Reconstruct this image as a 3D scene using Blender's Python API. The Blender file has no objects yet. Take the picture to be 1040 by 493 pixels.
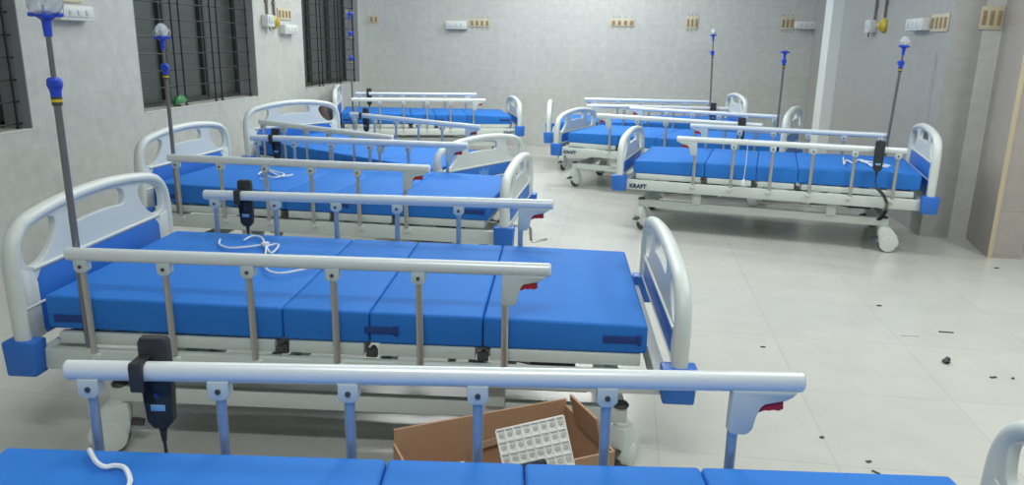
import bpy, bmesh, math, random
from mathutils import Vector, Matrix, Quaternion
S = bpy.context.scene
COL = S.collection
R = math.radians

# ------------------------------------------------------------------ camera
W, H = 1040, 493
F_PX, PITCH, ROLL, CAM_H, YAW = 778.2, 0.257696, 0.0177635, 1.3568, 0.143645
cd = bpy.data.cameras.new('camera'); cam = bpy.data.objects.new('camera', cd); COL.objects.link(cam)
cd.sensor_fit = 'HORIZONTAL'; cd.sensor_width = 36.0; cd.lens = F_PX / W * 36.0; cd.clip_start = 0.05; cd.clip_end = 60
fw = Vector((-math.sin(YAW) * math.cos(PITCH), math.cos(YAW) * math.cos(PITCH), -math.sin(PITCH)))
rt = Vector((math.cos(YAW), math.sin(YAW), 0)); up = rt.cross(fw)
rt2 = math.cos(ROLL) * rt + math.sin(ROLL) * up; up2 = -math.sin(ROLL) * rt + math.cos(ROLL) * up
m = Matrix((rt2, up2, -fw)).transposed().to_4x4(); m.translation = Vector((0, 0, CAM_H)); cam.matrix_world = m
S.camera = cam

# ------------------------------------------------------------------ world, exposure
w = bpy.data.worlds.new('world'); S.world = w; w.use_nodes = True
w.node_tree.nodes['Background'].inputs[0].default_value = (0.75, 0.9, 1.0, 1)
w.node_tree.nodes['Background'].inputs[1].default_value = 0.10
S.view_settings.view_transform = 'Standard'; S.view_settings.look = 'None'
S.view_settings.exposure = 0.0; S.view_settings.gamma = 1.0; S.view_settings.use_curve_mapping = False

CEIL = 3.1
# added tube lamps above the view, placed to tune brightness: x, y, rotation, watts
ADDED_LAMPS = [(-0.2, 0.0, 0, 45, 'added ceiling batten lamp above the nearest bed'), (1.4, 2.0, 0, 24, 'added ceiling batten lamp above the open floor at right'),
         (-1.6, 2.6, 0, 9, 'added ceiling batten lamp above the second bed headboard'), (1.5, 4.3, 0, 18, 'added ceiling batten lamp in front of the nearest right bed'), (-0.5, 4.8, 0, 30, 'added ceiling batten lamp above the middle of the ward aisle'),
         (-1.9, 5.4, 0, 16, 'added ceiling batten lamp above the skewed bed'), (-0.7, 7.2, 0, 44, 'added ceiling batten lamp above the far end of the aisle'),
         (-2.2, 8.0, 0, 34, 'added ceiling batten lamp above the back left corner bed'), (-0.4, 9.0, 0, 42, 'added ceiling batten lamp closest to the back wall'),
         (2.9, 3.4, 90, 40, 'added ceiling batten lamp at the near right, turned across the others')]
for i, (x, y, r, p, lab) in enumerate(ADDED_LAMPS):
    l = bpy.data.lights.new('added_tube_light', 'AREA'); l.shape = 'RECTANGLE'; l.size = 1.2; l.size_y = 0.16
    l.energy = p; l.color = (0.985, 1.0, 0.965)
    o = bpy.data.objects.new('added_tube_light', l); COL.objects.link(o); o.location = (x, y, CEIL - 0.12); o.rotation_euler = (0, 0, R(r))

# ------------------------------------------------------------------ helpers
def srgb(r, g, b):
    f = lambda c: (c / 255) / 12.92 if c / 255 <= 0.04045 else ((c / 255 + 0.055) / 1.055) ** 2.4
    return (f(r), f(g), f(b), 1)

def mat(name, col, rough=0.5, metal=0.0, spec=0.5, noise=0.0, nscale=20, bump=0.0, coat=0.0):
    mt = bpy.data.materials.new(name); mt.use_nodes = True; nt = mt.node_tree; b = nt.nodes['Principled BSDF']
    b.inputs['Base Color'].default_value = col; b.inputs['Roughness'].default_value = rough
    b.inputs['Metallic'].default_value = metal; b.inputs['Specular IOR Level'].default_value = spec
    b.inputs['Coat Weight'].default_value = coat
    if noise or bump:
        tc = nt.nodes.new('ShaderNodeTexCoord'); n = nt.nodes.new('ShaderNodeTexNoise'); n.inputs['Scale'].default_value = nscale; n.inputs['Detail'].default_value = 4
        nt.links.new(tc.outputs['Object'], n.inputs['Vector'])
        if noise:
            cr = nt.nodes.new('ShaderNodeMapRange'); cr.inputs[3].default_value = 1 - noise; cr.inputs[4].default_value = 1 + noise
            nt.links.new(n.outputs['Fac'], cr.inputs[0])
            vm = nt.nodes.new('ShaderNodeVectorMath'); vm.operation = 'SCALE'; vm.inputs[0].default_value = col[:3]
            nt.links.new(cr.outputs[0], vm.inputs['Scale']); nt.links.new(vm.outputs[0], b.inputs['Base Color'])
        if bump:
            bp = nt.nodes.new('ShaderNodeBump'); bp.inputs['Strength'].default_value = bump; bp.inputs['Distance'].default_value = 0.01
            nt.links.new(n.outputs['Fac'], bp.inputs['Height']); nt.links.new(bp.outputs[0], b.inputs['Normal'])
    return mt

def tile_mat(name, col, axes, tw, th, ox, oy, joint, jw=0.004, rough=0.25, mottle=0.10, mscale=9, jamt=0.6, offset=0.0, spec=0.5, stains=None, vein=0.0):
    """procedural tiles from object coordinates; axes picks the two coordinates of the surface"""
    mt = bpy.data.materials.new(name); mt.use_nodes = True; nt = mt.node_tree; b = nt.nodes['Principled BSDF']; N = nt.nodes.new; L = nt.links.new
    tc = N('ShaderNodeTexCoord'); sx = N('ShaderNodeSeparateXYZ'); L(tc.outputs['Object'], sx.inputs[0])
    cb = N('ShaderNodeCombineXYZ')
    for k, (a, o_) in enumerate(zip(axes, (ox, oy))):
        ad = N('ShaderNodeMath'); ad.operation = 'SUBTRACT'; ad.inputs[1].default_value = o_ - 60 * (tw if k == 0 else th)
        L(sx.outputs[a], ad.inputs[0]); L(ad.outputs[0], cb.inputs[k])
    br = N('ShaderNodeTexBrick'); br.offset = offset; br.squash = 1; br.inputs['Scale'].default_value = 1
    br.inputs['Brick Width'].default_value = tw; br.inputs['Row Height'].default_value = th
    br.inputs['Mortar Size'].default_value = jw; br.inputs['Mortar Smooth'].default_value = 0.3; br.inputs['Bias'].default_value = 0
    br.inputs['Color1'].default_value = (1, 1, 1, 1); br.inputs['Color2'].default_value = (0.95, 0.95, 0.95, 1); br.inputs['Mortar'].default_value = (jamt, jamt, jamt, 1)
    L(cb.outputs[0], br.inputs['Vector'])
    n = N('ShaderNodeTexNoise'); n.inputs['Scale'].default_value = mscale; n.inputs['Detail'].default_value = 6; n.inputs['Roughness'].default_value = 0.65
    L(tc.outputs['Object'], n.inputs['Vector'])
    mr = N('ShaderNodeMapRange'); mr.inputs[1].default_value = 0.3; mr.inputs[2].default_value = 0.7; mr.inputs[3].default_value = 1 - mottle; mr.inputs[4].default_value = 1 + mottle * 0.6
    L(n.outputs['Fac'], mr.inputs[0])
    v = N('ShaderNodeVectorMath'); v.operation = 'SCALE'; L(br.outputs['Color'], v.inputs[0]); L(mr.outputs[0], v.inputs['Scale'])
    n2 = N('ShaderNodeTexNoise'); n2.inputs['Scale'].default_value = 0.9; n2.inputs['Detail'].default_value = 3
    L(tc.outputs['Object'], n2.inputs['Vector'])
    mr2 = N('ShaderNodeMapRange'); mr2.inputs[3].default_value = 0.95; mr2.inputs[4].default_value = 1.05; L(n2.outputs['Fac'], mr2.inputs[0])
    v1 = N('ShaderNodeVectorMath'); v1.operation = 'SCALE'; L(v.outputs[0], v1.inputs[0]); L(mr2.outputs[0], v1.inputs['Scale'])
    v2 = N('ShaderNodeVectorMath'); v2.operation = 'MULTIPLY'; L(v1.outputs[0], v2.inputs[0]); v2.inputs[1].default_value = col[:3]
    L(v2.outputs[0], b.inputs['Base Color'])
    b.inputs['Specular IOR Level'].default_value = spec
    mr3 = N('ShaderNodeMapRange'); mr3.inputs[3].default_value = rough * 0.8; mr3.inputs[4].default_value = rough * 1.3; L(n.outputs['Fac'], mr3.inputs[0]); L(mr3.outputs[0], b.inputs['Roughness'])
    return mt

M = dict(
    white=mat('white_plastic', srgb(214, 222, 219), 0.38, noise=0.03, nscale=6),
    frame=mat('white_enamel', srgb(205, 213, 208), 0.42, noise=0.04, nscale=9),
    blue=mat('blue_vinyl', srgb(46, 120, 206), 0.66, spec=0.22, noise=0.05, nscale=5, bump=0.15),
    bluep=mat('blue_plastic', srgb(46, 112, 202), 0.4),
    bluehook=mat('blue_knob_plastic', srgb(40, 76, 205), 0.35),
    steel=mat('stainless_steel', srgb(196, 194, 190), 0.28, metal=0.75),
    pole=mat('pole_steel', srgb(138, 138, 140), 0.3, metal=0.7),
    alu=mat('satin_aluminium', srgb(222, 230, 232), 0.33, metal=0.15),
    clamp=mat('grey_white_clamp', srgb(190, 203, 206), 0.45),
    red=mat('red_trigger', srgb(170, 32, 44), 0.4),
    black=mat('black_plastic', srgb(44, 46, 50), 0.5),
    dark=mat('dark_grey', srgb(70, 70, 72), 0.6),
    strap=mat('navy_strap', srgb(30, 62, 132), 0.7),
    navy=mat('navy_ink', srgb(32, 44, 78), 0.6),
    sticker=mat('pale_blue_sticker', srgb(120, 170, 215), 0.5),
    emblem=mat('pale_emblem_ink', srgb(96, 150, 214), 0.5),
    tyre=mat('grey_rubber', srgb(84, 84, 86), 0.7),
    clear=None,
    cord=mat('white_cord', srgb(222, 228, 232), 0.5),
    card=mat('brown_cardboard', srgb(178, 142, 112), 0.85, noise=0.08, nscale=14),
    foam=mat('white_moulded_tray', srgb(236, 237, 230), 0.6),
    cavity=mat('grey_tray_pocket', srgb(196, 198, 192), 0.7),
    beige=mat('beige_board', srgb(200, 192, 168), 0.6),
    ochre=mat('ochre_socket', srgb(156, 134, 100), 0.6),
    boxw=mat('white_switch_box', srgb(214, 218, 216), 0.4),
    pipe=mat('grey_brown_conduit', srgb(120, 112, 100), 0.5),
    yellow=mat('yellow_plastic', srgb(196, 176, 60), 0.45),
    winframe=mat('dark_window_frame', srgb(62, 68, 64), 0.45, metal=0.3),
    grille=mat('black_grille_paint', srgb(30, 32, 33), 0.5),
    reveal=mat('plastered_reveal', srgb(146, 148, 150), 0.8, noise=0.06, nscale=8),
    sill=mat('pale_stone_sill', srgb(196, 198, 192), 0.4, noise=0.05, nscale=12),
    paint=mat('white_column_paint', srgb(236, 241, 238), 0.55, noise=0.03, nscale=3),
    ceil=mat('white_ceiling_paint', srgb(225, 228, 226), 0.8),
    trim=mat('beige_edge_strip', srgb(198, 186, 158), 0.5),
    green=mat('green_film', srgb(70, 140, 86), 0.3),
    brown=mat('dark_brown_sack', srgb(72, 60, 58), 0.8, noise=0.2, nscale=12),
    yband=mat('yellow_band', srgb(214, 190, 50), 0.5),
)
gm = bpy.data.materials.new('dark_window_glass'); gm.use_nodes = True; b_ = gm.node_tree.nodes['Principled BSDF']
b_.inputs['Base Color'].default_value = srgb(84, 91, 88); b_.inputs['Roughness'].default_value = 0.45; M['glass'] = gm
cm = bpy.data.materials.new('clear_plastic'); cm.use_nodes = True; b_ = cm.node_tree.nodes['Principled BSDF']
b_.inputs['Base Color'].default_value = (0.9, 0.95, 1, 1); b_.inputs['Roughness'].default_value = 0.15; b_.inputs['Transmission Weight'].default_value = 0.55; b_.inputs['IOR'].default_value = 1.25
M['clear'] = cm

def new_bm(): return bmesh.new()

def add_box(bm, c, s, bev=0.0, rot=None, seg=2):
    r = bmesh.ops.create_cube(bm, size=1.0); vs = r['verts']
    for v in vs: v.co = Vector((v.co.x * s[0], v.co.y * s[1], v.co.z * s[2]))
    if bev > 0:
        es = list({e for v in vs for e in v.link_edges})
        rr = bmesh.ops.bevel(bm, geom=es, offset=min(bev, min(s) * 0.49), segments=seg, profile=0.5, affect='EDGES')
        vs = list({v for f in rr['faces'] for v in f.verts} | {v for v in vs if v.is_valid})
    mt = Matrix.Translation(Vector(c)) @ (rot.to_4x4() if rot is not None else Matrix.Identity(4))
    for v in vs: v.co = mt @ v.co
    return vs

def add_tube(bm, pts, r, seg=10, closed=False, ry=None, cap=True, up0=None):
    """sweep a circle (or ellipse r x ry) along points; r may be a list"""
    pts = [Vector(p) for p in pts]; n = len(pts); ry = ry or r
    rs = r if isinstance(r, (list, tuple)) else [r] * n; rys = ry if isinstance(ry, (list, tuple)) else [ry] * n
    tan = []
    for i in range(n):
        if closed: t = pts[(i + 1) % n] - pts[i - 1]
        else: t = pts[min(i + 1, n - 1)] - pts[max(i - 1, 0)]
        tan.append(t.normalized())
    u = Vector(up0) if up0 else (Vector((0, 0, 1)) if abs(tan[0].z) < 0.9 else Vector((0, 1, 0)))
    u = (u - tan[0] * u.dot(tan[0])).normalized(); rings = []
    for i in range(n):
        if i > 0:
            q = tan[i - 1].rotation_difference(tan[i]); u = q @ u
        u = (u - tan[i] * u.dot(tan[i])).normalized(); s_ = tan[i].cross(u)
        rings.append([bm.verts.new(pts[i] + s_ * (rs[i] * math.cos(2 * math.pi * k / seg)) + u * (rys[i] * math.sin(2 * math.pi * k / seg))) for k in range(seg)])
    for i in range(n if closed else n - 1):
        a, b = rings[i], rings[(i + 1) % n]
        for k in range(seg): bm.faces.new((a[k], a[(k + 1) % seg], b[(k + 1) % seg], b[k]))
    if cap and not closed:
        bm.faces.new(list(reversed(rings[0]))); bm.faces.new(rings[-1])

def add_lathe(bm, prof, c=(0, 0, 0), axis=(0, 0, 1), seg=20):
    """prof: list of (radius, height) along axis"""
    q = Vector((0, 0, 1)).rotation_difference(Vector(axis).normalized()); c = Vector(c); rings = []
    for r, h in prof:
        r = max(r, 0.0004)
        rings.append([bm.verts.new(c + q @ Vector((r * math.cos(2 * math.pi * k / seg), r * math.sin(2 * math.pi * k / seg), h))) for k in range(seg)])
    for a, b in zip(rings, rings[1:]):
        for k in range(seg): bm.faces.new((a[k], a[(k + 1) % seg], b[(k + 1) % seg], b[k]))
    bm.faces.new(list(reversed(rings[0]))); bm.faces.new(rings[-1])

def add_prism(bm, poly, d, origin=(0, 0, 0), ex=(1, 0, 0), ey=(0, 0, 1), bev=0.0):
    """extrude a 2D polygon by depth d (centred) along ex x ey"""
    ex = Vector(ex).normalized(); ey = Vector(ey).normalized(); nz = ex.cross(ey); o = Vector(origin)
    a = [bm.verts.new(o + ex * p[0] + ey * p[1] - nz * d / 2) for p in poly]
    b = [bm.verts.new(o + ex * p[0] + ey * p[1] + nz * d / 2) for p in poly]
    n = len(poly); fs = [bm.faces.new(list(reversed(a))), bm.faces.new(b)]
    for k in range(n): fs.append(bm.faces.new((a[k], a[(k + 1) % n], b[(k + 1) % n], b[k])))
    if bev:
        es = list({e for f in fs[:2] for e in f.edges})
        bmesh.ops.bevel(bm, geom=es, offset=bev, segments=2, profile=0.5, affect='EDGES')

def obj(name, bm, material, parent=None, smooth=True, origin=None):
    bmesh.ops.recalc_face_normals(bm, faces=bm.faces)
    me = bpy.data.meshes.new(name); bm.to_mesh(me); bm.free(); me.materials.append(material)
    o = bpy.data.objects.new(name, me); COL.objects.link(o)
    if smooth:
        me.polygons.foreach_set('use_smooth', [True] * len(me.polygons))
        try: me.set_sharp_from_angle(angle=R(38))
        except Exception: pass
    if parent: o.parent = parent
    return o

def curve_plate(name, outer, holes, half, bev, material, parent=None, xf=None, smooth=3):
    """thick plate with holes from smoothed outlines"""
    def chaikin(p, n):
        for _ in range(n):
            q = []
            for i in range(len(p)):
                a, b = p[i], p[(i + 1) % len(p)]
                q += [(0.75 * a[0] + 0.25 * b[0], 0.75 * a[1] + 0.25 * b[1]), (0.25 * a[0] + 0.75 * b[0], 0.25 * a[1] + 0.75 * b[1])]
            p = q
        return p
    cu = bpy.data.curves.new(name, 'CURVE'); cu.dimensions = '2D'; cu.fill_mode = 'BOTH'
    cu.extrude = max(half - bev, 0.0001); cu.bevel_depth = bev; cu.bevel_resolution = 2; cu.offset = -bev
    for p, sm in [(outer, 0)] + [(h, smooth) for h in holes]:
        p = chaikin(p, sm); sp = cu.splines.new('POLY'); sp.points.add(len(p) - 1)
        for k, q in enumerate(p): sp.points[k].co = (q[0], q[1], 0, 1)
        sp.use_cyclic_u = True
    co = bpy.data.objects.new(name, cu); COL.objects.link(co)
    me = bpy.data.meshes.new_from_object(co.evaluated_get(bpy.context.evaluated_depsgraph_get()))
    bpy.data.objects.remove(co); bpy.data.curves.remove(cu)
    bm = bmesh.new(); bm.from_mesh(me); bpy.data.meshes.remove(me)
    if xf is not None: bmesh.ops.transform(bm, matrix=xf, verts=bm.verts)
    return bm

def text_bm(txt, size, depth, xf):
    cu = bpy.data.curves.new('lettering', 'FONT'); cu.body = txt; cu.size = size; cu.extrude = depth; cu.offset = size * 0.045
    cu.align_x = 'LEFT'; cu.align_y = 'BOTTOM_BASELINE'; cu.space_character = 1.05
    co = bpy.data.objects.new('lettering', cu); COL.objects.link(co)
    me = bpy.data.meshes.new_from_object(co.evaluated_get(bpy.context.evaluated_depsgraph_get()))
    bpy.data.objects.remove(co); bpy.data.curves.remove(cu)
    bm = bmesh.new(); bm.from_mesh(me); bpy.data.meshes.remove(me); bmesh.ops.transform(bm, matrix=xf, verts=bm.verts); return bm

def thing(name, label, cat, loc=(0, 0, 0), rz=0.0, group=None):
    o = bpy.data.objects.new(name, None); COL.objects.link(o); o.empty_display_size = 0.1
    o.location = loc; o.rotation_euler = (0, 0, rz); o['label'] = label; o['category'] = cat
    if group: o['group'] = group
    return o
def tag(o, label, cat, group=None, kind=None):
    o['label'] = label; o['category'] = cat
    if group: o['group'] = group
    if kind: o['kind'] = kind
    return o
def struct(o): o['kind'] = 'structure'; return o
def copy_tree(o, parent=None):
    c = o.copy(); COL.objects.link(c)
    if parent is not None: c.parent = parent
    for ch in list(o.children): copy_tree(ch, c)
    return c

# ------------------------------------------------------------------ room shell
XL, YB, XR = -3.44, 10.15, 2.21
YF = -2.2; XO = 5.2; YS = 5.93   # near wall, far right wall, facing step of the right wall
floor_m = tile_mat('floor_tiles', srgb(199, 200, 193), (0, 1), 0.59, 0.59, 0.76, 3.02, 0.5, jw=0.0035, rough=0.20, mottle=0.05, mscale=5, jamt=0.86)
wall_col = srgb(196, 199, 195)
wl_m = tile_mat('wall_tiles_side', wall_col, (1, 2), 0.45, 0.30, 0.1, 0.10, 0.5, jw=0.004, rough=0.3, mottle=0.12, mscale=12, jamt=1.025)
wb_m = tile_mat('wall_tiles_back', wall_col, (0, 2), 0.45, 0.30, -2.56, 0.10, 0.5, jw=0.005, rough=0.3, mottle=0.10, mscale=13, jamt=1.045)
wr_m = tile_mat('wall_tiles_right_shaded', srgb(168, 169, 167), (1, 2), 0.45, 0.30, 0.1, 0.10, 0.5, jw=0.004, rough=0.3, mottle=0.10, mscale=13, jamt=1.045)  # same tiles as the other walls, colour darkened for this wall's shade
wf_m = tile_mat('wall_tiles_facing', srgb(200, 202, 199), (0, 2), 0.45, 0.30, 0.28, 0.10, 0.5, jw=0.004, rough=0.3, mottle=0.10, mscale=13, jamt=1.045)
wp_m = tile_mat('wall_tiles_pillar', srgb(176, 170, 164), (0, 2), 0.60, 0.30, 0.28, 0.02, 0.5, jw=0.003, rough=0.35, mottle=0.08, mscale=11, jamt=0.82)

bm = new_bm(); add_box(bm, ((XL + XO) / 2, (YF + YB) / 2, -0.05), (XO - XL + 1.2, YB - YF + 1.2, 0.1)); struct(obj('floor', bm, floor_m, smooth=False))
bm = new_bm(); add_box(bm, ((XL + XO) / 2, (YF + YB) / 2, CEIL + 0.05), (XO - XL + 1.2, YB - YF + 1.2, 0.1)); struct(obj('ceiling', bm, M['ceil'], smooth=False))
WIN = [(2.3, 4.06), (5.13, 6.91), (8.0, 9.74)]; ZS, ZT = 0.80, 2.15; TH = 0.30
bm = new_bm(); y = YF - 0.1
for a, b in WIN + [(YB + 0.1, None)]:
    add_box(bm, (XL - TH / 2, (y + a) / 2, CEIL / 2), (TH, a - y, CEIL))
    if b:
        add_box(bm, (XL - TH / 2, (a + b) / 2, ZS / 2), (TH, b - a, ZS)); add_box(bm, (XL - TH / 2, (a + b) / 2, (ZT + CEIL) / 2), (TH, b - a, CEIL - ZT)); y = b
struct(obj('wall_left', bm, wl_m, smooth=False))
bm = new_bm(); add_box(bm, ((XL + XR) / 2 + 0.2, YB + 0.1, CEIL / 2), (XR - XL + 0.6, 0.2, CEIL)); struct(obj('wall_back', bm, wb_m, smooth=False))
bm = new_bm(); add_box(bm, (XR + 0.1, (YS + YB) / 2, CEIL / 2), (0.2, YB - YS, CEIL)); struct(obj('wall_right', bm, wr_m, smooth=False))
bm = new_bm(); add_box(bm, ((XR + XO) / 2 + 0.1, YS + 0.1, CEIL / 2), (XO - XR - 0.2, 0.2, CEIL)); struct(obj('wall_facing', bm, wf_m, smooth=False))
bm = new_bm(); add_prism(bm, [(2.45, 5.38), (2.66, 5.38), (2.74, 5.935), (2.535, 5.935)], CEIL, (0, 0, CEIL / 2), (1, 0, 0), (0, 1, 0)); struct(obj('wall_pillar', bm, wp_m, smooth=False))
bm = new_bm(); add_box(bm, (2.463, 5.377, CEIL / 2), (0.028, 0.008, CEIL)); struct(obj('trim_1', bm, M['trim'], smooth=False))
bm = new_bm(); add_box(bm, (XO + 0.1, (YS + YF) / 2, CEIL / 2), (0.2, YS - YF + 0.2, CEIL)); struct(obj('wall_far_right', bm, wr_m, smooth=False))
bm = new_bm(); add_box(bm, ((XL + XO) / 2, YF - 0.1, CEIL / 2), (XO - XL + 0.4, 0.2, CEIL)); struct(obj('wall_near', bm, wb_m, smooth=False))
bm = new_bm(); add_box(bm, (2.155, 9.0, CEIL / 2), (0.13, 0.30, CEIL), 0.006); struct(obj('wall_column', bm, M['paint'], smooth=False))

def window(n, y0, y1):
    root = bpy.data.objects.new('window_%d' % n, None); COL.objects.link(root); root.location = (XL, y0, ZS); struct(root)
    L = y1 - y0; h = ZT - ZS; xg = -0.20
    bm = new_bm()
    for yy in (0.02, L - 0.02): add_box(bm, (xg, yy, h / 2), (0.05, 0.04, h), 0.004)
    for zz in (0.035, h - 0.02): add_box(bm, (xg, L / 2, zz), (0.05, L, 0.04), 0.004)
    for k in (1, 2):
        add_box(bm, (xg, L * k / 3 - 0.012, h / 2), (0.055, 0.03, h), 0.004); add_box(bm, (xg + 0.02, L * k / 3 + 0.02, h / 2), (0.03, 0.03, h), 0.004)
    obj('window_frame', bm, M['winframe'], root, smooth=False)
    for k in range(3):
        bm = new_bm(); add_box(bm, (xg - 0.01, L * (k + 0.5) / 3, h / 2), (0.006, L / 3, h - 0.06)); obj('pane', bm, M['glass'], root, smooth=False)
    bm = new_bm()
    xs = -0.06
    k = 0; zz = 0.04
    while zz < h: add_tube(bm, [(xs, 0.0, zz), (xs, L, zz)], 0.005, 6); zz += 0.125
    for f in (0.03, 0.30, 0.36, 0.62, 0.68, 0.97): add_tube(bm, [(xs + 0.008, L * f, 0.0), (xs + 0.008, L * f, h)], 0.007, 6)
    for f in (0.03, 0.30, 0.36, 0.62, 0.68, 0.97): add_box(bm, (xs + 0.012, L * f, 0.012), (0.02, 0.03, 0.02), 0.003)
    obj('window_grille', bm, M['grille'], root)
    bm = new_bm(); add_box(bm, (-0.13, L / 2, 0.006), (0.265, L, 0.012), 0.003); obj('window_sill', bm, M['sill'], root, smooth=False)
    bm = new_bm()
    add_box(bm, (-0.09, L - 0.004, h / 2), (0.18, 0.008, h)); add_box(bm, (-0.09, 0.004, h / 2), (0.18, 0.008, h)); add_box(bm, (-0.09, L / 2, h - 0.004), (0.18, L, 0.008))
    obj('window_reveal', bm, M['reveal'], root, smooth=False)
for i, (a, b) in enumerate(WIN): window(i + 1, a, b)

# bodies and tubes of the added, unseen ceiling lamps
def added_tube_lamp(x, y, r, label):
    t = thing('added_ceiling_lamp', label, 'lamp', (x, y, CEIL), R(r), 'added ceiling tube lamps')
    bm = new_bm(); add_box(bm, (0, 0, -0.02), (1.3, 0.08, 0.04), 0.004); obj('lamp_body', bm, M['boxw'], t)
    bm = new_bm(); add_tube(bm, [(-0.6, 0, -0.06), (0.6, 0, -0.06)], 0.014, 12)
    em = bpy.data.materials.get('added_tube_glow')
    if not em:
        em = bpy.data.materials.new('added_tube_glow'); em.use_nodes = True; b = em.node_tree.nodes['Principled BSDF']
        b.inputs['Emission Color'].default_value = (0.985, 1, 0.965, 1); b.inputs['Emission Strength'].default_value = 8.0
    obj('tube', bm, em, t)
for i, (x, y, r, p, lab) in enumerate(ADDED_LAMPS):
    added_tube_lamp(x, y, r, lab)

# ------------------------------------------------------------------ the hospital bed (head at -x, foot at +x, origin on the floor)
UH, UF = -1.035, 1.02
RZ, RW = 0.703, 0.47
POSTS = [-0.81 + 0.26 * k for k in range(6)]
XF_YZ = Matrix(((0, 0, 1, 0), (1, 0, 0, 0), (0, 1, 0, 0), (0, 0, 0, 1)))   # plate (x,y,z) -> (z, x, y)

def arch(dz):
    half = [(0.47, 0.40 - dz), (0.475, 0.52), (0.475, 0.64), (0.465, 0.705), (0.44, 0.75), (0.395, 0.78), (0.32, 0.797), (0.2, 0.812), (0.07, 0.820)]
    pts = [(-v, z) for v, z in half] + [(v, z) for v, z in reversed(half)]
    return [(v, z + dz) for v, z in pts]

def end_board(name, u, dz, parent, emblem=False, inward=1):
    """moulded end board with rounded rim, three grip holes, blue insert"""
    a = arch(dz)
    # smoothed centreline of the rim
    def cr(p, n=4):
        out = []
        for i in range(len(p) - 1):
            p0 = Vector(p[max(i - 1, 0)]); p1 = Vector(p[i]); p2 = Vector(p[i + 1]); p3 = Vector(p[min(i + 2, len(p) - 1)])
            for k in range(n):
                t = k / n; out.append(0.5 * ((2 * p1) + (-p0 + p2) * t + (2 * p0 - 5 * p1 + 4 * p2 - p3) * t * t + (-p0 + 3 * p1 - 3 * p2 + p3) * t ** 3))
        out.append(Vector(p[-1])); return out
    c = cr(a)
    bm = curve_plate(name, [(p.x, p.y) for p in c] , [
        [(-0.16, 0.722 + dz), (-0.16, 0.785 + dz), (-0.08, 0.797 + dz), (0.08, 0.797 + dz), (0.16, 0.785 + dz), (0.16, 0.722 + dz), (0.08, 0.732 + dz), (-0.08, 0.732 + dz)]] + [
        [(s * v, z + dz) for v, z in [(0.435, 0.69), (0.435, 0.73), (0.40, 0.755), (0.30, 0.778), (0.262, 0.77), (0.255, 0.74), (0.285, 0.69), (0.34, 0.645), (0.40, 0.635), (0.43, 0.65)]] for s in (-1, 1)],
        0.012, 0.003, None, xf=Matrix.Translation((u, 0, 0)) @ XF_YZ)
    add_tube(bm, [(u, p.x, p.y) for p in c], 0.026, 12, ry=0.021, up0=(0, 1, 0))
    # broad side columns
    for s in (-1, 1):
        add_prism(bm, [(s * 0.47, 0.40), (s * 0.47, 0.64 + dz), (s * 0.40, 0.62 + dz), (s * 0.385, 0.58 + dz), (s * 0.385, 0.40)], 0.034, (u, 0, 0), (0, 1, 0), (0, 0, 1), 0.006)
    # raised ribs
    for z, v in ((0.628, 0.40), (0.512 if dz == 0 else 0.535, 0.46)):
        for sd in (-1, 1):
            add_tube(bm, [(u + sd * 0.014, -v, z + dz), (u + sd * 0.014, v, z + dz)], 0.006, 8)
    # cuffs that stand in the corner bumpers
    hb = obj(name, bm, M['white'], parent)
    bm = new_bm()
    for sd in (-1, 1):
        add_prism(bm, [(-0.375, 0.405), (0.375, 0.405), (0.385, 0.425), (0.385, 0.59 + dz), (0.36, 0.618 + dz), (-0.36, 0.618 + dz), (-0.385, 0.59 + dz), (-0.385, 0.425)], 0.006, (u + sd * 0.0135, 0, 0), (0, 1, 0), (0, 0, 1), 0.002)
    ins = obj('insert_panel', bm, M['bluep'], hb); ins['label'] = 'blue insert panel'
    if emblem:
        bm = new_bm()
        pl = [(-0.048, 0.0), (0.048, 0.0), (0.056, 0.068), (0.03, 0.042), (0.0, 0.072), (-0.03, 0.042), (-0.056, 0.068)]
        add_prism(bm, [(x, z + 0.422) for x, z in pl], 0.003, (u + 0.018, 0.0, 0), (0, 1, 0), (0, 0, 1))
        e = obj('emblem', bm, M['emblem'], hb); e['label'] = 'pale crown shaped emblem'
    return hb

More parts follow.
